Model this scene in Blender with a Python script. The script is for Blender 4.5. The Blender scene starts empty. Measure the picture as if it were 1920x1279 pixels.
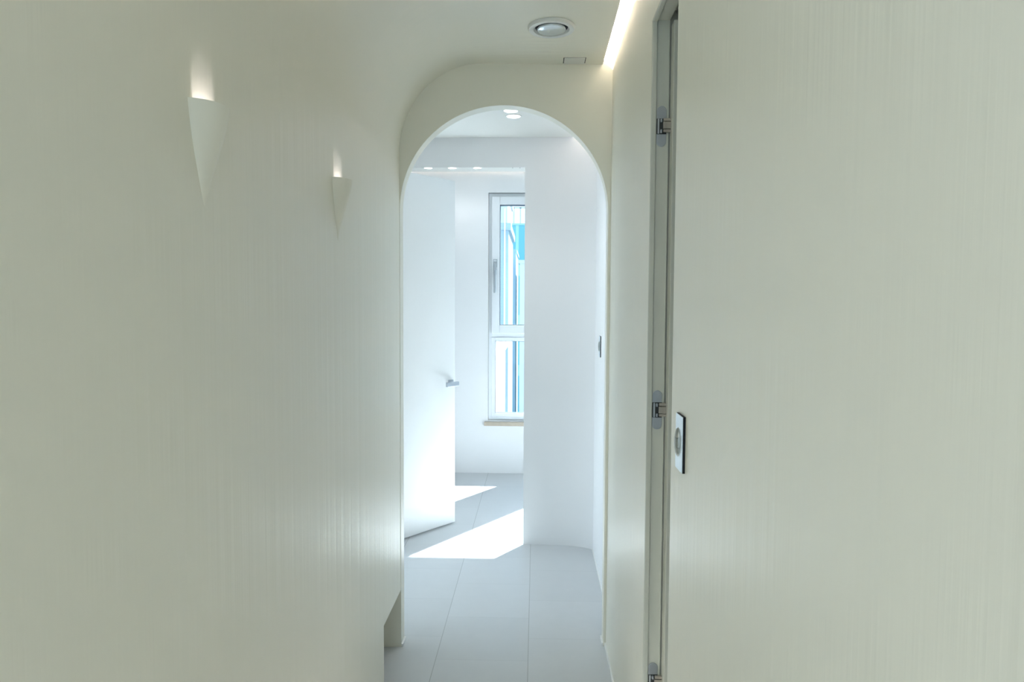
import bpy, bmesh, math, random
from math import sin, cos, pi, radians
from mathutils import Vector, Matrix
random.seed(3)
sc = bpy.context.scene
C = sc.collection

# ---------------------------------------------------------------- camera
F = 1320.6
CAM_H = 1.40
yaw, pitch, roll = radians(1.9257), radians(3.001), radians(0.271)
fw = Vector((-sin(yaw)*cos(pitch), cos(yaw)*cos(pitch), -sin(pitch)))
r0 = Vector((cos(yaw), sin(yaw), 0)); u0 = r0.cross(fw)
rt = r0*cos(roll) + u0*sin(roll); up = -r0*sin(roll) + u0*cos(roll)
cd = bpy.data.cameras.new('camera'); cam = bpy.data.objects.new('camera', cd); C.objects.link(cam)
cd.sensor_fit = 'HORIZONTAL'; cd.sensor_width = 36.0; cd.lens = F*36.0/1920.0
cd.clip_start = 0.02; cd.clip_end = 500
m = Matrix.Identity(4)
for i in range(3):
    m[i][0] = rt[i]; m[i][1] = up[i]; m[i][2] = -fw[i]
m[2][3] = CAM_H
cam.matrix_world = m
sc.camera = cam

# ---------------------------------------------------------------- exposure, sky, sun
vs = sc.view_settings
vs.view_transform = 'Standard'; vs.look = 'None'; vs.gamma = 1.0; vs.use_curve_mapping = False
vs.exposure = 0.06
SKY = 2.4
SUN = 34.0
w = bpy.data.worlds.new('sky'); sc.world = w; w.use_nodes = True
nt = w.node_tree; nt.nodes.clear()
out = nt.nodes.new('ShaderNodeOutputWorld'); bg = nt.nodes.new('ShaderNodeBackground')
tc = nt.nodes.new('ShaderNodeTexCoord'); sep = nt.nodes.new('ShaderNodeSeparateXYZ')
rp = nt.nodes.new('ShaderNodeValToRGB')
rp.color_ramp.elements[0].position = 0.0; rp.color_ramp.elements[0].color = (0.76, 0.88, 1.0, 1)
rp.color_ramp.elements[1].position = 0.8; rp.color_ramp.elements[1].color = (0.48, 0.68, 1.0, 1)
nt.links.new(tc.outputs['Generated'], sep.inputs[0]); nt.links.new(sep.outputs['Z'], rp.inputs[0])
nt.links.new(rp.outputs[0], bg.inputs[0]); bg.inputs[1].default_value = SKY
nt.links.new(bg.outputs[0], out.inputs[0])

sd = bpy.data.lights.new('sun', 'SUN'); sun = bpy.data.objects.new('sun', sd); C.objects.link(sun)
sd.energy = SUN; sd.angle = radians(0.53); sd.color = (1.0, 0.95, 1.0)
sun.location = (3, 9, 6)
sun.rotation_euler = Vector((0.65, 1.0, 1.09)).to_track_quat('Z', 'Y').to_euler()

def portal(name, loc, normal, sx, sy):
    ld = bpy.data.lights.new(name, 'AREA'); o = bpy.data.objects.new(name, ld); C.objects.link(o)
    ld.shape = 'RECTANGLE'; ld.size = sx; ld.size_y = sy; ld.cycles.is_portal = True
    o.location = loc; o.rotation_euler = Vector(normal).to_track_quat('-Z', 'Y').to_euler()
portal('window_daylight', (-0.14, 5.98, 1.35), (0, -1, 0), 0.52, 2.0)
portal('window_daylight', (1.23, 5.98, 1.35), (0, -1, 0), 1.5, 2.0)
portal('window_daylight', (-1.1, -3.72, 1.2), (0, 1, 0), 3.5, 2.3)

def area(name, loc, direction, sx, sy, power, col):
    ld = bpy.data.lights.new(name, 'AREA'); o = bpy.data.objects.new(name, ld); C.objects.link(o)
    ld.shape = 'RECTANGLE'; ld.size = sx; ld.size_y = sy; ld.energy = power; ld.color = col
    o.location = loc
    z = -Vector(direction).normalized()
    return o, z
WARM = (1.0, 0.88, 0.85)

# ---------------------------------------------------------------- materials
def mat(name, col, rough=0.6, metal=0.0, spec=0.5, bump=None, var=0.0, vscale=8.0):
    mt = bpy.data.materials.new(name); mt.use_nodes = True
    n = mt.node_tree; b = n.nodes['Principled BSDF']
    b.inputs['Roughness'].default_value = rough; b.inputs['Metallic'].default_value = metal
    b.inputs['Specular IOR Level'].default_value = spec
    g = n.nodes.new('ShaderNodeNewGeometry')
    nz = n.nodes.new('ShaderNodeTexNoise'); nz.inputs['Scale'].default_value = vscale; nz.inputs['Detail'].default_value = 3
    n.links.new(g.outputs['Position'], nz.inputs['Vector'])
    mx = n.nodes.new('ShaderNodeMix'); mx.data_type = 'RGBA'
    mx.inputs[6].default_value = (*[c*(1-var) for c in col], 1); mx.inputs[7].default_value = (*[min(1, c*(1+var)) for c in col], 1)
    n.links.new(nz.outputs['Fac'], mx.inputs[0]); n.links.new(mx.outputs[2], b.inputs['Base Color'])
    if bump:
        mp = n.nodes.new('ShaderNodeMapping'); mp.inputs['Scale'].default_value = bump[0]
        n.links.new(g.outputs['Position'], mp.inputs[0])
        n2 = n.nodes.new('ShaderNodeTexNoise'); n2.inputs['Scale'].default_value = 1.0; n2.inputs['Detail'].default_value = 4
        n.links.new(mp.outputs[0], n2.inputs['Vector'])
        bp = n.nodes.new('ShaderNodeBump'); bp.inputs['Strength'].default_value = bump[1]; bp.inputs['Distance'].default_value = bump[2]
        n.links.new(n2.outputs['Fac'], bp.inputs['Height']); n.links.new(bp.outputs[0], b.inputs['Normal'])
    return mt
def emis(name, col, s):
    mt = bpy.data.materials.new(name); mt.use_nodes = True
    n = mt.node_tree; b = n.nodes['Principled BSDF']
    b.inputs['Base Color'].default_value = (0.8, 0.8, 0.8, 1)
    b.inputs['Emission Color'].default_value = (*col, 1); b.inputs['Emission Strength'].default_value = s
    return mt

M = {}
WALLC = (0.927, 0.908, 0.79)
M['wall'] = mat('corridor_paint', WALLC, 0.36, spec=0.45, bump=((5, 36, 0.3), 0.5, 0.003), var=0.008, vscale=2.0)
M['wall_matt'] = mat('matt_white_paint', (0.865, 0.868, 0.866), 0.75, spec=0.3, var=0.006, vscale=3.0)
M['ceil'] = mat('ceiling_paint', (0.87, 0.868, 0.82), 0.8, spec=0.2, var=0.006, vscale=3.0)
M['caulk'] = mat('white_sealant', (0.92, 0.92, 0.90), 0.4)
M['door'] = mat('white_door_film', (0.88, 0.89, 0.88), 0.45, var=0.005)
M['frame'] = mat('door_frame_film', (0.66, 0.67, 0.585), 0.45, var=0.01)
M['steel'] = mat('satin_steel', (0.52, 0.56, 0.60), 0.38, 0.85, var=0.03, vscale=60)
M['steel_dark'] = mat('dark_hinge_recess', (0.035, 0.04, 0.04), 0.5, 0.3)
M['brass'] = mat('pale_hinge_arm', (0.55, 0.50, 0.44), 0.35, 0.8)
M['black'] = mat('black_plastic', (0.008, 0.009, 0.012), 0.6, spec=0.2)
M['plate'] = mat('brushed_aluminium', (0.74, 0.82, 0.87), 0.28, 0.75, var=0.02, vscale=80)
M['button'] = mat('grey_switch_button', (0.33, 0.35, 0.33), 0.35, 0.4)
M['pvc'] = mat('white_pvc', (0.86, 0.89, 0.91), 0.35, var=0.004)
M['gasket'] = mat('dark_window_gasket', (0.05, 0.08, 0.11), 0.6)
M['sill'] = mat('beige_stone_sill', (0.50, 0.42, 0.33), 0.4, var=0.12, vscale=30)
M['plaster'] = mat('sconce_plaster', WALLC, 0.5, spec=0.4, var=0.005)
M['ring'] = mat('white_fitting', (0.84, 0.85, 0.82), 0.4)
M['lens'] = mat('glossy_light_cover', (0.74, 0.80, 0.84), 0.10, 0.5)
M['led'] = emis('warm_led', WARM, 9.0)
M['spot'] = emis('downlight_led', (1.0, 0.98, 0.95), 9.0)

# floor tiles, laid in a half bond
def tile_mat():
    mt = bpy.data.materials.new('pale_floor_tile'); mt.use_nodes = True
    n = mt.node_tree; b = n.nodes['Principled BSDF']; L = n.links
    g = n.nodes.new('ShaderNodeNewGeometry'); s = n.nodes.new('ShaderNodeSeparateXYZ'); L.new(g.outputs['Position'], s.inputs[0])
    def mth(op, a, bb=None, cc=None):
        x = n.nodes.new('ShaderNodeMath'); x.operation = op
        for i, v in enumerate((a, bb, cc)):
            if v is None: continue
            if isinstance(v, (int, float)): x.inputs[i].default_value = v
            else: L.new(v, x.inputs[i])
        return x.outputs[0]
    PX, PY = 0.364, 0.378
    u = mth('DIVIDE', mth('ADD', s.outputs['X'], 0.386 + PX*20), PX)
    row = mth('FLOOR', u)
    half = mth('MULTIPLY', mth('MODULO', row, 2.0), 0.5)          # row 20 holds the joint at 2.697
    v = mth('ADD', mth('DIVIDE', mth('ADD', s.outputs['Y'], -2.697 + PY*20), PY), half)
    def edge(q, wdt):
        fr = mth('FRACT', q); d = mth('MINIMUM', fr, mth('SUBTRACT', 1.0, fr))
        return mth('LESS_THAN', d, wdt)
    ex, ey = edge(u, 0.0040), edge(v, 0.0028)
    grout = mth('MAXIMUM', ex, mth('MULTIPLY', ey, 0.45))
    cell = mth('ADD', mth('MULTIPLY', row, 7.13), mth('FLOOR', v))
    wn = n.nodes.new('ShaderNodeTexWhiteNoise'); wn.noise_dimensions = '1D'; L.new(cell, wn.inputs['W'])
    nz = n.nodes.new('ShaderNodeTexNoise'); nz.inputs['Scale'].default_value = 14; nz.inputs['Detail'].default_value = 6
    L.new(g.outputs['Position'], nz.inputs['Vector'])
    val = mth('ADD', mth('MULTIPLY', wn.outputs['Value'], 0.35), mth('MULTIPLY', nz.outputs['Fac'], 0.65))
    mx = n.nodes.new('ShaderNodeMix'); mx.data_type = 'RGBA'
    mx.inputs[6].default_value = (0.60, 0.62, 0.63, 1); mx.inputs[7].default_value = (0.68, 0.70, 0.71, 1); L.new(val, mx.inputs[0])
    m2 = n.nodes.new('ShaderNodeMix'); m2.data_type = 'RGBA'; m2.inputs[7].default_value = (0.42, 0.44, 0.44, 1)
    L.new(mx.outputs[2], m2.inputs[6]); L.new(grout, m2.inputs[0]); L.new(m2.outputs[2], b.inputs['Base Color'])
    n3 = n.nodes.new('ShaderNodeTexNoise'); n3.inputs['Scale'].default_value = 90; n3.inputs['Detail'].default_value = 4
    L.new(g.outputs['Position'], n3.inputs['Vector'])
    hgt = mth('SUBTRACT', mth('MULTIPLY', n3.outputs['Fac'], 0.4), grout)
    bp = n.nodes.new('ShaderNodeBump'); bp.inputs['Strength'].default_value = 0.25; bp.inputs['Distance'].default_value = 0.001
    L.new(hgt, bp.inputs['Height']); L.new(bp.outputs[0], b.inputs['Normal'])
    L.new(mth('ADD', 0.32, mth('MULTIPLY', nz.outputs['Fac'], 0.22)), b.inputs['Roughness'])
    return mt
M['tile'] = tile_mat()

# ---------------------------------------------------------------- mesh helpers
def box(bm, a, b):
    x0, y0, z0 = a; x1, y1, z1 = b
    v = [bm.verts.new(p) for p in ((x0,y0,z0),(x1,y0,z0),(x1,y1,z0),(x0,y1,z0),(x0,y0,z1),(x1,y0,z1),(x1,y1,z1),(x0,y1,z1))]
    for f in ((0,3,2,1),(4,5,6,7),(0,1,5,4),(1,2,6,5),(2,3,7,6),(3,0,4,7)):
        bm.faces.new([v[i] for i in f])
def prism(bm, pts, off):
    """closed outline pts (3D, planar) extruded by the vector off"""
    off = Vector(off)
    a = [bm.verts.new(p) for p in pts]; b = [bm.verts.new(Vector(p)+off) for p in pts]
    n = len(a)
    bm.faces.new(a); bm.faces.new(b[::-1])
    for i in range(n): bm.faces.new([a[i], b[i], b[(i+1)%n], a[(i+1)%n]])
def lathe(bm, prof, centre, seg=48):
    """prof = [(r, z)], spun about z"""
    cx, cy, cz = centre; rings = []
    for r, z in prof:
        if r < 1e-6: rings.append([bm.verts.new((cx, cy, cz+z))])
        else: rings.append([bm.verts.new((cx+r*cos(2*pi*k/seg), cy+r*sin(2*pi*k/seg), cz+z)) for k in range(seg)])
    for a, b in zip(rings, rings[1:]):
        for k in range(seg):
            k2 = (k+1) % seg
            q = [a[k % len(a)], a[k2 % len(a)], b[k2 % len(b)], b[k % len(b)]]
            u = []
            for x in q:
                if x not in u: u.append(x)
            if len(u) > 2: bm.faces.new(u)
def obj(name, bm, m, parent=None, bevel=0.0, smooth=False, seg=2):
    bmesh.ops.recalc_face_normals(bm, faces=bm.faces[:])
    me = bpy.data.meshes.new(name); bm.to_mesh(me); bm.free()
    me.materials.append(m if not isinstance(m, str) else M[m])
    if smooth:
        me.polygons.foreach_set('use_smooth', [True]*len(me.polygons))
        try: me.set_sharp_from_angle(angle=radians(35))
        except Exception: pass
    o = bpy.data.objects.new(name, me); C.objects.link(o)
    if parent is not None: o.parent = parent; o.matrix_parent_inverse = Matrix.Translation(-parent.location)
    if bevel:
        b = o.modifiers.new('bevel', 'BEVEL'); b.width = bevel; b.segments = seg; b.limit_method = 'ANGLE'
    return o
def bx(name, a, b, m, parent=None, bevel=0.0):
    bm = bmesh.new(); box(bm, a, b); return obj(name, bm, m, parent, bevel)
def struct(o): o['kind'] = 'structure'; return o
def tag(o, label, cat, group=None):
    o['label'] = label; o['category'] = cat
    if group: o['group'] = group
    return o
def thing(name, loc, label=None, cat=None, group=None):
    o = bpy.data.objects.new(name, None); C.objects.link(o); o.location = loc; o.empty_display_size = 0.05
    if label: tag(o, label, cat, group)
    return o

# ---------------------------------------------------------------- the corridor shell
XL, XR = -0.5415, 0.296          # left and right corridor walls
XN = 0.26                        # right wall nearest the camera stands a little proud
ZC = 2.3425                      # corridor ceiling
ZF = 1.985; RX = 0.33            # where the left wall starts to round into the ceiling
YA = 2.82; SK = 0.0541           # arch wall plane Y = YA + SK*X
TA = 0.066
def ya(x): return YA + SK*x
YJ = 1.867; YE = 1.347; ZD = 2.132   # doorway in the right wall
Y2 = 4.043; ZH = 2.175           # second partition with its opening
YW = 5.767; ZR = 2.467           # far wall and far room ceiling
XS = 0.334                       # right wall beyond the arch

bm = bmesh.new()
box(bm, (-3.2, -3.8, -0.1), (2.7, 6.0, 0.0))
struct(obj('floor', bm, 'tile'))

# left wall with its low niche and the big rounded shoulder
NY, NZ = 2.47, 0.2365
bm = bmesh.new()
yl = ya(XL)
prism(bm, [(XL, 0.1, 0), (XL, NY, 0), (XL, NY, NZ), (XL, yl, NZ), (XL, yl, ZF), (XL, 0.1, ZF)], (-0.26, 0, 0))
box(bm, (XL-0.30, NY-0.05, 0), (XL-0.22, yl, NZ+0.03))
pts = [(XL, ZF)]
N = 28
for k in range(1, N+1):
    a = k/N*pi/2
    pts.append((XL+RX*(1-cos(a)), ZF+(ZC-ZF)*sin(a)))
prof = [(x, 0.1, z) for x, z in pts] + [(XL+RX, 0.1, ZC+0.1), (XL-0.26, 0.1, ZC+0.1), (XL-0.26, 0.1, ZF)]
a = [bm.verts.new(p) for p in prof]; b = [bm.verts.new((p[0], ya(p[0])+0.005, p[2])) for p in prof]
bm.faces.new(a); bm.faces.new(b[::-1])
for i in range(len(a)): bm.faces.new([a[i], b[i], b[(i+1) % len(a)], a[(i+1) % len(a)]])
struct(obj('wall_left', bm, 'wall', smooth=True))

# ceiling slab (its right edge stops short of the wall: light slot)
XC = 0.257
def slab(name, outline, z0, z1, m):
    bm = bmesh.new(); prism(bm, [(x, y, z0) for x, y in outline], (0, 0, z1-z0)); return struct(obj(name, bm, m))
slab('ceiling', [(XL+RX, 0.1), (XC, 0.1), (XC, ya(XC)+0.005), (XL+RX, ya(XL+RX)+0.005)], ZC, ZC+0.02, 'wall')
slab('ceiling', [(XL, 0.1), (0.42, 0.1), (0.42, ya(0.42)+0.005), (XL, ya(XL)+0.005)], ZC+0.10, ZC+0.14, 'ceil')

# right wall between doorway and arch, lintel, and the near stretch
bm = bmesh.new()
prism(bm, [(XR, YJ, 0), (XR, ya(XR)+0.01, 0), (XR, ya(XR)+0.01, ZC+0.12), (XR, YE, ZC+0.12), (XR, YE, ZD), (XR, YJ, ZD)], (0.008, 0, 0))
box(bm, (XR+0.008, YJ+0.035, 0), (XR+0.11, ya(XR)+0.01, ZC+0.12))
box(bm, (XR+0.008, YE, ZD+0.03), (XR+0.11, YJ+0.035, ZC+0.12))
WR = obj('wall_right', bm, 'wall'); struct(WR)
bm = bmesh.new()
box(bm, (XN, 0.1, 0), (XN+0.16, YE, ZC+0.12))
struct(obj('wall_right', bm, 'wall', bevel=0.004))
struct(bx('trim_1', (XR-0.006, YJ, 0), (XR+0.001, ya(XR), 0.012), 'caulk'))

# arch wall
AX0, AX1 = XL+0.0015, 0.285
R_ = (AX1-AX0)/2; AC = (AX0+AX1)/2; AT = 2.181; AS = AT - R_
N = 72
arc = [(AC-R_*cos(k/N*pi), AS+R_*sin(k/N*pi)) for k in range(N+1)]
bm = bmesh.new()
inner = [(AX0, 0)] + arc + [(AX1, 0)]
outer = [(-1.30, 0), (-1.30, AS)] + [(-1.30+1.90*k/(N-2), 2.62) for k in range(N-1)] + [(0.60, AS), (0.60, 0)]
outer = outer[:len(inner)-2] + outer[-2:] if len(outer) != len(inner) else outer
def rings(dy): return [bm.verts.new((x, ya(x)+dy, z)) for x, z in inner], [bm.verts.new((x, ya(x)+dy, z)) for x, z in outer]
i0, o0 = rings(0); i1, o1 = rings(TA)
for k in range(len(inner)-1):
    bm.faces.new([i0[k], i0[k+1], o0[k+1], o0[k]]); bm.faces.new([i1[k], o1[k], o1[k+1], i1[k+1]])
    bm.faces.new([i0[k], i1[k], i1[k+1], i0[k+1]]); bm.faces.new([o0[k], o0[k+1], o1[k+1], o1[k]])
struct(obj('wall_arch', bm, 'wall', smooth=True))
def strip_trim(name, p0, p1, w=0.006, h=0.012):
    d = (Vector(p1)-Vector(p0)).normalized(); nn = Vector((-d.y, d.x, 0))*w
    bm = bmesh.new(); prism(bm, [p0, p1, Vector(p1)+nn, Vector(p0)+nn], (0, 0, h)); return struct(obj(name, bm, 'caulk'))
strip_trim('trim_2', (AX0+0.006, ya(AX0), 0), (AX0+0.006, ya(AX0)+TA, 0))
strip_trim('trim_3', (AX1, ya(AX1), 0), (AX1, ya(AX1)+TA, 0))

# ---------------------------------------------------------------- the lobby beyond the arch
struct(bx('wall_right', (XS, 2.9, 0), (XS+0.12, 3.98, 2.62), 'wall_matt'))
bm = bmesh.new()
box(bm, (-1.12, 2.8, 0), (-1.0, 3.06, 2.62)); box(bm, (-1.12, 3.83, 0), (-1.0, 4.6, 2.62)); box(bm, (-1.12, 3.06, 2.175), (-1.0, 3.83, 2.62))
struct(obj('wall_left', bm, 'wall_matt'))
# partition with a rounded inner corner
cv = [(-0.066, Y2), (0.10, Y2)]
for k in range(1, 13):
    t = k/12; cv.append((0.10+(XS-0.10)*t, Y2-0.075*(1-math.sqrt(max(0, 1-(t*0.93)**2)))/(1-math.sqrt(1-0.93**2))))
cv += [(XS+0.12, 3.968), (XS+0.12, Y2+0.05), (-0.03, Y2+0.05)]
bm = bmesh.new()
prism(bm, [(x, y, 0) for x, y in cv], (0, 0, 2.62))
struct(obj('wall_back', bm, 'wall_matt', smooth=True))
bm = bmesh.new(); prism(bm, [(-1.0, Y2, ZH), (-1.0, Y2+0.05, ZH+0.03), (-1.0, Y2+0.05, 2.62), (-1.0, Y2, 2.62)], (1.0-0.066, 0, 0))
struct(obj('wall_back', bm, 'wall_matt'))
ZL = ZC
XLC = 0.20
slab('ceiling', [(-1.05, ya(-1.05)+TA-0.01), (XLC, ya(XLC)+TA-0.01), (XLC, Y2), (-1.05, Y2)], ZL, ZL+0.02, 'ceil')
slab('ceiling', [(-1.05, ya(-1.05)+TA-0.01), (XS+0.1, ya(XS)+TA-0.01), (XS+0.1, Y2+0.01), (-1.05, Y2+0.01)], ZL+0.10, ZL+0.14, 'ceil')
strip_trim('trim_4', (XS, 3.0, 0), (XS, 3.965, 0), 0.005, 0.010)

# ---------------------------------------------------------------- the far room
XA, XB = -2.3, 2.3
W1 = (-0.39, 0.10, 0.44, 2.305)      # window 1 opening x0, x1, z0, z1
W2 = (0.485, 1.98, 0.44, 2.305)
bm = bmesh.new()
T = 0.10
for (x0, x1, z0, z1) in ((XA, W1[0], 0, 2.65), (W1[0], W1[1], 0, W1[2]), (W1[0], W1[1], W1[3], 2.65), (W1[1], W2[0], 0, 2.65),
                         (W2[0], W2[1], 0, W2[2]), (W2[0], W2[1], W2[3], 2.65), (W2[1], XB, 0, 2.65)):
    box(bm, (x0, YW, z0), (x1, YW+T, z1))
bmesh.ops.remove_doubles(bm, verts=bm.verts[:], dist=1e-5)
struct(obj('wall_far', bm, 'wall_matt'))
struct(bx('wall_right', (XB, Y2, 0), (XB+0.1, YW+T, 2.65), 'wall_matt'))
struct(bx('wall_left', (XA-0.1, Y2, 0), (XA, YW+T, 2.65), 'wall_matt'))
struct(bx('wall_back', (XS+0.12, Y2, 0), (XB, Y2+0.05, 2.65), 'wall_matt'))
struct(bx('wall_back', (XA, Y2+0.5, 0), (-1.12, Y2+0.55, 2.65), 'wall_matt'))
slab('ceiling', [(XA, Y2+0.05), (XB, Y2+0.05), (XB, YW-0.022), (XA, YW-0.022)], ZR, ZR+0.02, 'ceil')
slab('ceiling', [(XA, Y2+0.0), (XB, Y2+0.0), (XB, YW+0.02), (XA, YW+0.02)], ZR+0.11, ZR+0.16, 'ceil')

# unseen side room left of the lobby; its window is added to light the lobby
struct(bx('wall_back', (-3.2, 4.45, 0), (-1.12, 4.54, 2.62), 'wall_matt'))
struct(bx('wall_front', (-3.2, 2.45, 0), (-1.0, 2.55, 2.62), 'wall_matt'))
struct(bx('wall_right', (-1.12, 2.55, 0), (-1.0, 2.8, 2.62), 'wall_matt'))
struct(bx('ceiling', (-3.2, 2.55, 2.45), (-1.12, 4.45, 2.5), 'ceil'))
bm = bmesh.new()
box(bm, (-3.3, 2.45, 0), (-3.2, 2.8, 2.62)); box(bm, (-3.3, 4.2, 0), (-3.2, 4.54, 2.62)); box(bm, (-3.3, 2.8, 0), (-3.2, 4.2, 0.4)); box(bm, (-3.3, 2.8, 2.3), (-3.2, 4.2, 2.62))
struct(obj('wall_left', bm, 'wall_matt'))
tw = thing('window_added', (-3.25, 3.5, 0.4)); struct(tw)
bm = bmesh.new()
for a_, b_ in (((-3.28, 2.802, 0.402), (-3.22, 2.86, 2.298)), ((-3.28, 4.14, 0.402), (-3.22, 4.198, 2.298)), ((-3.28, 2.86, 0.402), (-3.22, 4.14, 0.46)), ((-3.28, 2.86, 2.24), (-3.22, 4.14, 2.298))): box(bm, a_, b_)
obj('window_frame', bm, 'pvc', tw)
ld = bpy.data.lights.new('added_side_fill', 'AREA'); lo = bpy.data.objects.new('added_side_fill', ld); C.objects.link(lo)  # area lamp standing in for daylight, added to lift the lobby
ld.shape = 'RECTANGLE'; ld.size = 1.25; ld.size_y = 1.75; ld.energy = 42; ld.color = (0.70, 0.88, 1.0)
lo.location = (-3.30, 3.5, 1.35); lo.rotation_euler = Vector((1, 0, 0)).to_track_quat('-Z', 'Z').to_euler()

# windows: frame, tilt-and-turn sash above, fixed pane below
def ringbox(bm, x0, x1, z0, z1, w, y0, y1):
    box(bm, (x0, y0, z0), (x0+w, y1, z1)); box(bm, (x1-w, y0, z0), (x1, y1, z1))
    box(bm, (x0+w, y0, z0), (x1-w, y1, z0+w)); box(bm, (x0+w, y0, z1-w), (x1-w, y1, z1))
glass = bpy.data.materials.new('clear_glass'); glass.use_nodes = True
n = glass.node_tree; n.nodes.clear()
o_ = n.nodes.new('ShaderNodeOutputMaterial'); tr = n.nodes.new('ShaderNodeBsdfTransparent'); gl = n.nodes.new('ShaderNodeBsdfGlossy')
lw = n.nodes.new('ShaderNodeLayerWeight'); pw = n.nodes.new('ShaderNodeMath'); pw.operation = 'POWER'; pw.inputs[1].default_value = 5.0
fr = n.nodes.new('ShaderNodeMath'); fr.operation = 'MULTIPLY_ADD'; fr.inputs[1].default_value = 0.5; fr.inputs[2].default_value = 0.03
n.links.new(lw.outputs['Facing'], pw.inputs[0]); n.links.new(pw.outputs[0], fr.inputs[0]); mxs = n.nodes.new('ShaderNodeMixShader')
tr.inputs[0].default_value = (0.88, 0.96, 0.97, 1); gl.inputs['Roughness'].default_value = 0.02
n.links.new(fr.outputs[0], mxs.inputs[0]); n.links.new(tr.outputs[0], mxs.inputs[1]); n.links.new(gl.outputs[0], mxs.inputs[2]); n.links.new(mxs.outputs[0], o_.inputs[0])
def window(name, W, transom, handle):
    x0, x1, z0, z1 = W
    t = thing(name, ((x0+x1)/2, YW, z0)); struct(t)
    bm = bmesh.new(); y0, y1 = YW+0.012, YW+0.085
    ringbox(bm, x0+0.003, x1-0.003, z0+0.003, z1-0.003, 0.03, y0+0.02, y1)
    if transom: box(bm, (x0+0.033, y0+0.02, 1.105), (x1-0.033, y1, 1.168))
    # fixed pane's inner bead
    if transom: ringbox(bm, x0+0.028, x1-0.028, z0+0.028, 1.125, 0.03, y0+0.012, y1)
    obj('window_frame', bm, 'pvc', t, bevel=0.002)
    bm = bmesh.new()
    zs = 1.160 if transom else z0+0.03
    ringbox(bm, x0+0.027, x1-0.027, zs, z1-0.032, 0.066, y0-0.012, y1-0.01)
    s = obj('sash', bm, 'pvc', t, bevel=0.004)
    bm = bmesh.new(); ringbox(bm, x0+0.092, x1-0.092, zs+0.065, z1-0.097, 0.006, y0-0.004, y1-0.02); obj('gasket', bm, 'gasket', s)
    bx('glass_pane', (x0+0.093, YW+0.045, zs+0.066), (x1-0.093, YW+0.049, z1-0.098), glass, s)
    if transom:
        bm = bmesh.new(); ringbox(bm, x0+0.057, x1-0.057, z0+0.057, 1.096, 0.004, y0+0.018, y1-0.02); obj('gasket', bm, 'gasket', t)
        bx('glass_pane', (x0+0.058, YW+0.050, z0+0.058), (x1-0.058, YW+0.054, 1.095), glass, t)
    if handle:
        xh = x0+0.056
        h = bx('window_handle', (xh-0.013, y0-0.020, 1.640), (xh+0.013, y0-0.011, 1.735), 'steel', s, 0.004)
        bm = bmesh.new()
        box(bm, (xh-0.009, y0-0.045, 1.655), (xh+0.009, y0-0.020, 1.675))
        box(bm, (xh-0.010, y0-0.055, 1.490), (xh+0.010, y0-0.041, 1.678))
        obj('handle_grip', bm, 'steel', h, 0.004)
        bm = bmesh.new()
        ringbox(bm, xh-0.015, xh+0.017, 1.70, 1.765, 0.004, y0-0.017, y0-0.011)
        box(bm, (xh-0.012, y0-0.017, 1.722), (xh+0.014, y0-0.011, 1.728))
        box(bm, (xh-0.012, y0-0.017, 1.738), (xh+0.014, y0-0.011, 1.745))
        obj('lock_plate', bm, 'steel', s)
    return t
window('window_1', W1, True, True)
window('window_2', W2, False, False)
sl = bx('window_sill', (W1[0]-0.03, YW-0.03, W1[2]-0.042), (W1[1]+0.03, YW+0.012, W1[2]-0.010), 'sill', None, 0.003)
tag(sl, 'beige stone window sill below the tall white window', 'window sill')

# ---------------------------------------------------------------- far white door standing open
DE = Vector((-0.508, 4.42, 0)); dd = Vector((0.262, 0.336, 0)).normalized(); nd = Vector((dd.y, -dd.x, 0))  # nd faces the camera side
DW = 0.74; hg = DE-dd*DW
t = thing('door_2', tuple(hg)); struct(t)
bm = bmesh.new()
p0, p1 = hg, DE
prism(bm, [p0+Vector((0,0,0.010)), p1+Vector((0,0,0.010)), p1-nd*0.04+Vector((0,0,0.010)), p0-nd*0.04+Vector((0,0,0.010))], (0, 0, 2.165-0.010))
leaf = obj('door_leaf', bm, 'door', t, 0.002)
# lever handle: rose, neck and grip on the camera side
def dpt(s, n_, z): return DE - dd*s + nd*n_ + Vector((0, 0, z))
def dbox(bm, s0, s1, n0, n1, z0, z1):
    prism(bm, [dpt(s0, n0, z0), dpt(s1, n0, z0), dpt(s1, n1, z0), dpt(s0, n1, z0)], (0, 0, z1-z0))
bm = bmesh.new(); dbox(bm, 0.020, 0.062, 0.0, 0.008, 0.882, 0.924); h = obj('door_handle', bm, 'steel', leaf, 0.003)
bm = bmesh.new(); dbox(bm, 0.026, 0.046, 0.008, 0.045, 0.890, 0.912); dbox(bm, 0.022, 0.125, 0.042, 0.060, 0.888, 0.916); obj('lever', bm, 'steel', h, 0.003)

# ---------------------------------------------------------------- near side door, opened into the side room
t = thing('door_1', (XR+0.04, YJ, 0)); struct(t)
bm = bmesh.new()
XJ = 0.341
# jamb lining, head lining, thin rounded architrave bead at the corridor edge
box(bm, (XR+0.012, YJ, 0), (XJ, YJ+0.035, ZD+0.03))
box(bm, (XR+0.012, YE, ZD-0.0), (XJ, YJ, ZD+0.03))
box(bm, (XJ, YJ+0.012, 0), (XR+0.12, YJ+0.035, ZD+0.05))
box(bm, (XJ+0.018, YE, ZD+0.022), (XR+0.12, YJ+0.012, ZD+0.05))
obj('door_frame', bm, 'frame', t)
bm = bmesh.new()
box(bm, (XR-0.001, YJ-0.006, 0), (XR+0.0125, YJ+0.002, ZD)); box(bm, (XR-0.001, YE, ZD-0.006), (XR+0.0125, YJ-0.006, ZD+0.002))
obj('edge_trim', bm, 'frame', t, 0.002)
leaf1 = bx('door_leaf', (XJ+0.004, YJ-0.036, 0.008), (XJ+0.66, YJ+0.002, ZD-0.012), 'frame', t, 0.002)
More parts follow.
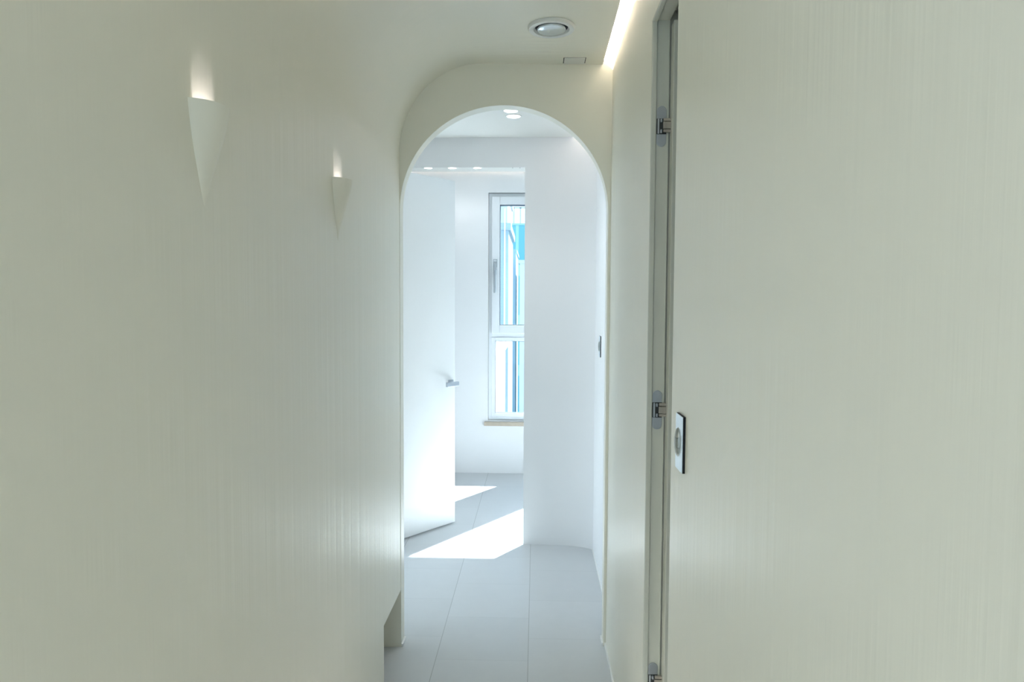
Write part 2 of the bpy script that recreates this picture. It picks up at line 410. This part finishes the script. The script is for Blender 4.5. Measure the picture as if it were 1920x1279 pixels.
def hinge(z):
    hx = 0.3225; hw = 0.0125; hh = 0.052
    bm = bmesh.new()
    pts = []
    for k in range(13): a = pi*k/12; pts.append((hx+hw*cos(a), YJ-0.0005, z+hh-hw+hw*sin(a)))
    pts += [(hx-hw, YJ-0.0005, z+0.020), (hx+hw, YJ-0.0005, z+0.020)]
    prism(bm, pts, (0, -0.003, 0))
    pts = []
    for k in range(13): a = pi+pi*k/12; pts.append((hx+hw*cos(a), YJ-0.0005, z-hh+hw+hw*sin(a)))
    pts += [(hx+hw, YJ-0.0005, z-0.020), (hx-hw, YJ-0.0005, z-0.020)]
    prism(bm, pts, (0, -0.003, 0))
    hgo = obj('hinge', bm, 'steel', t, 0.0008)
    bx('hinge_recess', (hx-hw, YJ-0.002, z-0.020), (hx+hw, YJ-0.0002, z+0.020), 'steel_dark', hgo)
    bm = bmesh.new()
    box(bm, (hx-0.0105, YJ-0.006, z-0.019), (hx-0.0055, YJ-0.002, z+0.019))
    box(bm, (hx-0.0035, YJ-0.009, z+0.009), (hx+0.0010, YJ-0.002, z+0.018))
    box(bm, (hx-0.0035, YJ-0.009, z-0.018), (hx+0.0010, YJ-0.002, z-0.009))
    obj('hinge_knuckle', bm, 'steel', hgo, 0.0008)
    bm = bmesh.new()
    box(bm, (hx+0.003, YJ-0.013, z-0.008), (XJ+0.0045, YJ-0.004, z+0.010))
    box(bm, (hx+0.004, YJ-0.011, z+0.0115), (XJ+0.0045, YJ-0.004, z+0.019))
    box(bm, (hx+0.004, YJ-0.011, z-0.0165), (XJ+0.0045, YJ-0.004, z-0.0095))
    obj('hinge_arm', bm, 'brass', hgo, 0.001)
for z in (1.862, 1.122, 0.383): hinge(z)
# side room behind the door
struct(bx('wall_right', (1.6, 0.6, 0), (1.7, 2.83, 2.6), 'wall_matt'))
struct(bx('wall_back', (XR+0.111, 2.5, 0), (1.6, 2.6, 2.6), 'wall_matt'))
struct(bx('wall_front', (XN+0.16, 0.5, 0), (1.6, 0.6, 2.6), 'wall_matt'))
struct(bx('ceiling', (XN+0.16, 0.6, ZC+0.05), (1.6, 2.5, ZC+0.10), 'ceil'))

# ---------------------------------------------------------------- living room behind the camera
WB = (-2.8, 0.6, 0.05, 2.35)
bm = bmesh.new()
for (x0, x1, z0, z1) in ((-3.0, WB[0], 0, 2.6), (WB[0], WB[1], 0, WB[2]), (WB[0], WB[1], WB[3], 2.6), (WB[1], 2.5, 0, 2.6)):
    box(bm, (x0, -3.7, z0), (x1, -3.55, z1))
struct(obj('wall_front', bm, 'wall_matt'))
struct(bx('wall_left', (-3.1, -3.7, 0), (-3.0, 0.2, 2.6), 'wall_matt'))
struct(bx('wall_right', (2.5, -3.7, 0), (2.6, 0.2, 2.6), 'wall_matt'))
struct(bx('wall_back', (-3.0, 0.1, 0), (XL-0.26, 0.2, 2.6), 'wall_matt'))
struct(bx('wall_back', (XN+0.16, 0.1, 0), (2.5, 0.2, 2.6), 'wall_matt'))
struct(bx('ceiling', (-3.1, -3.7, 2.48), (2.6, 0.1, 2.56), 'ceil'))
tw = thing('window_3', ((WB[0]+WB[1])/2, -3.6, WB[2])); struct(tw)
bm = bmesh.new(); ringbox(bm, WB[0]+0.002, WB[1]-0.002, WB[2]+0.002, WB[3]-0.002, 0.05, -3.66, -3.6); box(bm, (-1.13, -3.66, WB[2]+0.05), (-1.07, -3.6, WB[3]-0.05)); obj('window_frame', bm, 'pvc', tw)
bx('glass_pane', (WB[0]+0.05, -3.635, WB[2]+0.05), (WB[1]-0.05, -3.63, WB[3]-0.05), glass, tw)
# living room ceiling panels, added out of view to brighten the corridor
for x, y in ((-0.9, -1.6), (0.9, -1.6)):
    tl = thing('added_panel_light', (x, y, 2.48), ('right' if x > 0 else 'left')+' lit flat ceiling panel, added unseen in the room behind the corridor', 'ceiling light', 'added living room ceiling panels')
    bm = bmesh.new(); ringbox(bm, x-0.32, x+0.32, 0, 0.64, 0.02, 0, 0.03)
    for v in bm.verts: v.co = Vector((v.co.x, y-0.32+v.co.z, 2.48-v.co.y))
    obj('frame', bm, 'ring', tl)
    ld = bpy.data.lights.new('added_panel_fill', 'AREA'); lo = bpy.data.objects.new('added_panel_fill', ld); C.objects.link(lo)
    ld.shape = 'SQUARE'; ld.size = 0.6; ld.energy = 35 if x < 0 else 8; ld.color = (1.0, 0.98, 0.96); lo.location = (x, y, 2.455)
# closure above the corridor mouth
struct(bx('wall_front', (XL-0.26, 0.06, ZC), (XN+0.16, 0.1, 2.56), 'wall_matt'))

# ---------------------------------------------------------------- lights in the coves
def cove(name, p0, p1, towards, power, label, parent_z=0):
    """LED strip from p0 to p1 (3D), shining towards"""
    p0, p1, tw_ = Vector(p0), Vector(p1), Vector(towards).normalized()
    L = (p1-p0).length; ax = (p1-p0).normalized(); nn = ax.cross(tw_).normalized()
    mid = (p0+p1)/2
    bm = bmesh.new(); hw = 0.005
    prism(bm, [p0-nn*hw-tw_*0.004, p0+nn*hw-tw_*0.004, p0+nn*hw, p0-nn*hw], ax*L)
    o = obj(name, bm, 'ring'); tag(o, label, 'light strip')
    ld = bpy.data.lights.new('strip_glow', 'AREA'); lo = bpy.data.objects.new('strip_glow', ld); C.objects.link(lo)
    ld.shape = 'RECTANGLE'; ld.size = L; ld.size_y = 0.010; ld.energy = power; ld.color = WARM
    mm = Matrix.Identity(4); zz = -tw_; yy = zz.cross(ax)
    for i in range(3): mm[i][0] = ax[i]; mm[i][1] = yy[i]; mm[i][2] = zz[i]; mm[i][3] = (mid+tw_*0.003)[i]
    lo.matrix_world = mm
    return o
cove('light_strip', (0.205, 0.12, ZC+0.062), (0.205, ya(0.205)-0.01, ZC+0.062), (1, 0, -0.35), 110.0, 'warm light strip in the ceiling slot along the right corridor wall')
cove('light_strip', (0.150, 2.96, ZC+0.062), (0.150, 4.02, ZC+0.062), (1, 0, -0.35), 10.0, 'short warm light strip hidden above the lobby ceiling edge past the arch')
cove('light_strip', (2.2, YW-0.10, ZR+0.062), (-2.2, YW-0.10, ZR+0.062), (0, 1, -0.35), 8.0, 'long warm light strip above the far window wall')

# ---------------------------------------------------------------- wall sconces
def sconce(yc, zr, label):
    Hs, rr, p = 0.175, 0.051, 0.040
    t = thing('wall_sconce', (XL, yc, zr), label, 'wall light', 'half cone plaster wall lights on the left wall')
    def fac(tt): return (1-tt)*(1+0.18*sin(pi*tt))
    bm = bmesh.new(); NA, NT = 28, 22; th = 0.0025
    def grid(shr, ztop, zcut):
        g = []
        for j in range(NT+1):
            tt = j/NT; f_ = fac(tt)
            row = []
            for i in range(NA+1):
                a = pi*i/NA
                R1 = max(rr*f_-shr, 0.0003); P1 = max(p*f_**1.5-shr, 0.0003)
                row.append(bm.verts.new((XL-0.0004+P1*sin(a)**1.35, yc-R1*cos(a), ztop-(Hs-zcut)*tt)))
            g.append(row)
        return g
    g1 = grid(0, zr, 0); g2 = grid(th, zr, 0.03)
    for g in (g1, g2):
        for j in range(NT):
            for i in range(NA): bm.faces.new([g[j][i], g[j][i+1], g[j+1][i+1], g[j+1][i]])
    for i in range(NA): bm.faces.new([g1[0][i], g1[0][i+1], g2[0][i+1], g2[0][i]])
    for s in (0, NA):
        for j in range(NT): bm.faces.new([g1[j][s], g1[j+1][s], g2[j+1][s], g2[j][s]])
    obj('plaster_shell', bm, 'plaster', t, smooth=True)
    bm = bmesh.new(); lathe(bm, [(0, 0), (0.006, 0), (0.006, 0.004), (0, 0.004)], (XL+0.018, yc, zr-0.050), 16)
    obj('lamp', bm, 'spot', t)
    ld = bpy.data.lights.new('sconce_beam', 'SPOT'); lo = bpy.data.objects.new('sconce_beam', ld); C.objects.link(lo)
    ld.energy = 0.19; ld.color = (1.0, 0.90, 0.95); ld.spot_size = radians(88); ld.spot_blend = 0.2; ld.shadow_soft_size = 0.002
    lo.location = (XL+0.029, yc, zr-0.029)
    lo.rotation_euler = Vector((-sin(radians(55)), 0, cos(radians(55)))).to_track_quat('-Z', 'Y').to_euler()
sconce(1.143, 1.718, 'white half cone wall light, the nearer and larger one on the left wall')
sconce(1.920, 1.735, 'white half cone wall light, the farther one close to the arch')

# ---------------------------------------------------------------- ceiling fittings
t = thing('ceiling_light', (0.047, 2.45, ZC), 'large round white ceiling light with glossy cover, unlit, in front of the arch', 'ceiling light')
bm = bmesh.new()
lathe(bm, [(0.080, 0.0), (0.080, -0.006), (0.077, -0.011), (0.070, -0.013), (0.061, -0.011), (0.057, -0.004), (0.055, 0.0)], (0.047, 2.45, ZC))
obj('ring', bm, 'ring', t, smooth=True)
bm = bmesh.new()
lathe(bm, [(0.056, -0.001), (0.0555, -0.003), (0.0, -0.003)], (0.047, 2.45, ZC)); obj('dark_gap', bm, 'black', t)
bm = bmesh.new()
lathe(bm, [(0.046, -0.003), (0.049, -0.009), (0.047, -0.013), (0.035, -0.0145), (0.018, -0.0155), (0.0, -0.016)], (0.047, 2.45, ZC))
obj('cover', bm, 'lens', t, smooth=True)

def downlight(x, y, z, rad, label, group, energy):
    t = thing('downlight', (x, y, z), label, 'downlight', group)
    bm = bmesh.new(); lathe(bm, [(rad*1.16, 0), (rad*1.16, -0.003), (rad*1.0, -0.004), (rad*0.98, 0.0)], (x, y, z), 32); obj('ring', bm, 'ring', t, smooth=True)
    bm = bmesh.new(); lathe(bm, [(rad*0.98, -0.0005), (0, -0.0012)], (x, y, z), 32); obj('diffuser', bm, 'spot', t)
    ld = bpy.data.lights.new('downlight_beam', 'SPOT'); lo = bpy.data.objects.new('downlight_beam', ld); C.objects.link(lo)
    ld.energy = energy; ld.spot_size = radians(110); ld.spot_blend = 1.0; ld.shadow_soft_size = 0.03; ld.color = (0.95, 0.97, 1.0)
    lo.location = (x, y, z-0.02)
downlight(-0.128, 3.480, ZC, 0.034, 'lit round downlight just past the arch, nearer of the pair', 'pair of downlights beyond the arch', 5)
downlight(-0.118, 3.583, ZC, 0.034, 'lit round downlight just past the arch, farther of the pair', 'pair of downlights beyond the arch', 5)
for x, lb in ((-0.852, 'leftmost'), (-0.663, 'middle'), (-0.466, 'rightmost')):
    downlight(x, 5.573, ZR, 0.032, f'small lit downlight in the far room ceiling, {lb} of the three', 'downlights in the far room', 2.2)

def cover_plate(x0, x1, y0, y1, z, label):
    t = thing('access_cover', ((x0+x1)/2, (y0+y1)/2, z), label, 'ceiling cover')
    bx('gap', (x0, y0, z-0.0006), (x1, y1, z+0.001), 'black', t)
    bx('cover', (x0+0.0030, y0+0.0006, z-0.0040), (x1-0.0030, y1-0.0006, z+0.001), 'ceil', t, 0.0008)
cover_plate(0.100, 0.186, 2.752, 2.815, ZC, 'small white rectangular ceiling cover right above the arch')
cover_plate(-0.19, -0.13, 5.50, 5.60, ZR, 'small rectangular ceiling cover in the far room near the downlights')

for yy, lb in ((1.55, 'added unseen narrow beam downlight in the corridor ceiling between the two wall lights'), (0.80, 'added unseen narrow beam downlight in the corridor ceiling nearest the viewer')):
    downlight(-0.12, yy, ZC, 0.036, lb, 'added corridor downlights', 1)  # added above the view; their floor bounce brightens the corridor walls
for o in bpy.data.objects:
    if o.name.startswith('downlight_beam') and o.location.y < 2.0:
        o.data.energy = 1300.0 if o.location.y > 1.2 else 30.0; o.data.spot_size = radians(23); o.data.spot_blend = 0.6; o.data.color = (1.0, 0.96, 0.90)

# ---------------------------------------------------------------- switches
def switch(y0, y1, z0, z1, X, label):
    t = thing('light_switch', (X, (y0+y1)/2, z0), label, 'light switch', 'metal faced wall switches')
    bx('back_box', (X-0.0045, y0, z0), (X+0.001, y1, z1), 'black', t, 0.001)
    bx('face_plate', (X-0.0055, y0+0.0004, z0+0.0004), (X-0.0042, y1-0.0004, z1-0.0004), 'plate', t, 0.0006)
    yc, zc = (y0+y1)/2+0.006, (z0+z1)/2; ry, rz = 0.013, 0.026
    for s in (1, 0, -1):
        bm = bmesh.new(); zt = (0.009, rz) if s == 1 else ((-0.0085, 0.0085) if s == 0 else (-rz, -0.009))
        K = 10; rows = []
        for j in range(K+1):
            z = zt[0]+(zt[1]-zt[0])*j/K; q = math.sqrt(max(0.0, 1-(z/rz)**2)); wy = max(ry*q, 0.001); pr = 0.0005+0.0058*q
            rows.append([bm.verts.new((X-0.0053-pr*sin(pi*i/12)**0.6, yc-wy*cos(pi*i/12), zc+z)) for i in range(13)])
        for j in range(K):
            for i in range(12): bm.faces.new([rows[j][i], rows[j][i+1], rows[j+1][i+1], rows[j+1][i]])
        bm.faces.new(rows[0]); bm.faces.new(rows[-1][::-1])
        for j in range(K): pass
        obj('button', bm, 'button', t, smooth=True)
switch(1.217, 1.275, 1.107, 1.206, XN, 'metal wall switch with black sides beside the near doorway')
switch(3.60, 3.672, 1.130, 1.238, XS, 'small dark edged wall switch on the right wall past the arch')

# ---------------------------------------------------------------- outdoors
def pmat(name, c, rough=0.7): return mat(name, c, rough, var=0.04, vscale=1.5)
def facade(name, base, pane, sx, sz, wx=0.12, wz=0.2):
    mt = bpy.data.materials.new(name); mt.use_nodes = True
    n = mt.node_tree; L = n.links; b = n.nodes['Principled BSDF']
    g = n.nodes.new('ShaderNodeNewGeometry'); s = n.nodes.new('ShaderNodeSeparateXYZ'); L.new(g.outputs['Position'], s.inputs[0])
    def cell(sock, size, w_):
        d = n.nodes.new('ShaderNodeMath'); d.operation = 'DIVIDE'; L.new(sock, d.inputs[0]); d.inputs[1].default_value = size
        f_ = n.nodes.new('ShaderNodeMath'); f_.operation = 'FRACT'; L.new(d.outputs[0], f_.inputs[0])
        l_ = n.nodes.new('ShaderNodeMath'); l_.operation = 'GREATER_THAN'; L.new(f_.outputs[0], l_.inputs[0]); l_.inputs[1].default_value = w_
        return l_.outputs[0]
    a = cell(s.outputs['X'], sx, wx); c = cell(s.outputs['Z'], sz, wz)
    mu = n.nodes.new('ShaderNodeMath'); mu.operation = 'MULTIPLY'; L.new(a, mu.inputs[0]); L.new(c, mu.inputs[1])
    mx = n.nodes.new('ShaderNodeMix'); mx.data_type = 'RGBA'; mx.inputs[6].default_value = (*base, 1); mx.inputs[7].default_value = (*pane, 1)
    L.new(mu.outputs[0], mx.inputs[0]); L.new(mx.outputs[2], b.inputs['Base Color']); b.inputs['Roughness'].default_value = 0.5
    return mt
G = -9.0
g = bx('ground', (-60, 6.4, G-0.2), (60, 160, G), pmat('pale_paving', (0.16, 0.17, 0.18))); struct(g)
def building(x0, x1, y0, y1, ztop, m, label, name='building', roof=None, extra=None):
    t = thing(name, ((x0+x1)/2, y0, G), label, 'building')
    bx('wall', (x0, y0, G), (x1, y1, ztop), m, t)
    bx('roof', (x0-0.04, y0-0.04, ztop), (x1+0.04, y1+0.04, ztop+0.12), roof or m, t)
    if extra: extra(t)
    return t
greyb = pmat('blue_grey_render', (0.24, 0.34, 0.40)); whiteb = pmat('white_render', (0.50, 0.54, 0.56))
cyan = facade('turquoise_glass_facade', (0.32, 0.56, 0.58), (0.12, 0.40, 0.46), 1.3, 3.2, 0.14, 0.22)
cyan2 = facade('pale_glazed_flats', (0.50, 0.55, 0.58), (0.2, 0.44, 0.50), 0.62, 0.9, 0.45, 0.45)
def pole(t):
    bm = bmesh.new(); lathe(bm, [(0.012, 0), (0.009, 2.1)], (-0.53, 11.9, 0.9), 8); obj('drain_pipe', bm, 'pvc', t)
building(-2.6, -0.47, 12.0, 14.3, 2.65, greyb, 'blue grey building wall seen through the left part of the far window', extra=pole)
building(-2.9, -0.62, 15.2, 18.0, 3.75, whiteb, 'tall white block rising behind the blue grey wall outside the window')
def rail(t):
    bm = bmesh.new()
    for k in range(22):
        x = -1.9+k*0.42; box(bm, (x, 44.9, 6.5), (x+0.10, 45.0, 7.5))
    box(bm, (-1.95, 44.9, 7.45), (7.3, 45.0, 7.55)); obj('railing', bm, whiteb, t)
building(-1.75, 14, 45.0, 60, 6.4, cyan, 'turquoise glass tower with a roof railing outside the window', extra=rail)
building(-0.60, 5.0, 26.0, 32, 2.9, cyan2, 'lower white and turquoise apartment block at right of the window view')
def posts(t):
    for k, x in enumerate((-0.86, -0.80)):
        bx('post', (x, 29.9, -9), (x+0.2, 30.0, 4.0), greyb, t)
building(-1.22, -0.86, 30.0, 34, 3.6, pmat('deep_blue_cladding', (0.24, 0.38, 0.46)), 'narrow blue clad stair tower between the taller buildings')
building(-3.2, -0.50, 8.0, 11.6, 0.70, whiteb, 'low flat roofed white building below the window')
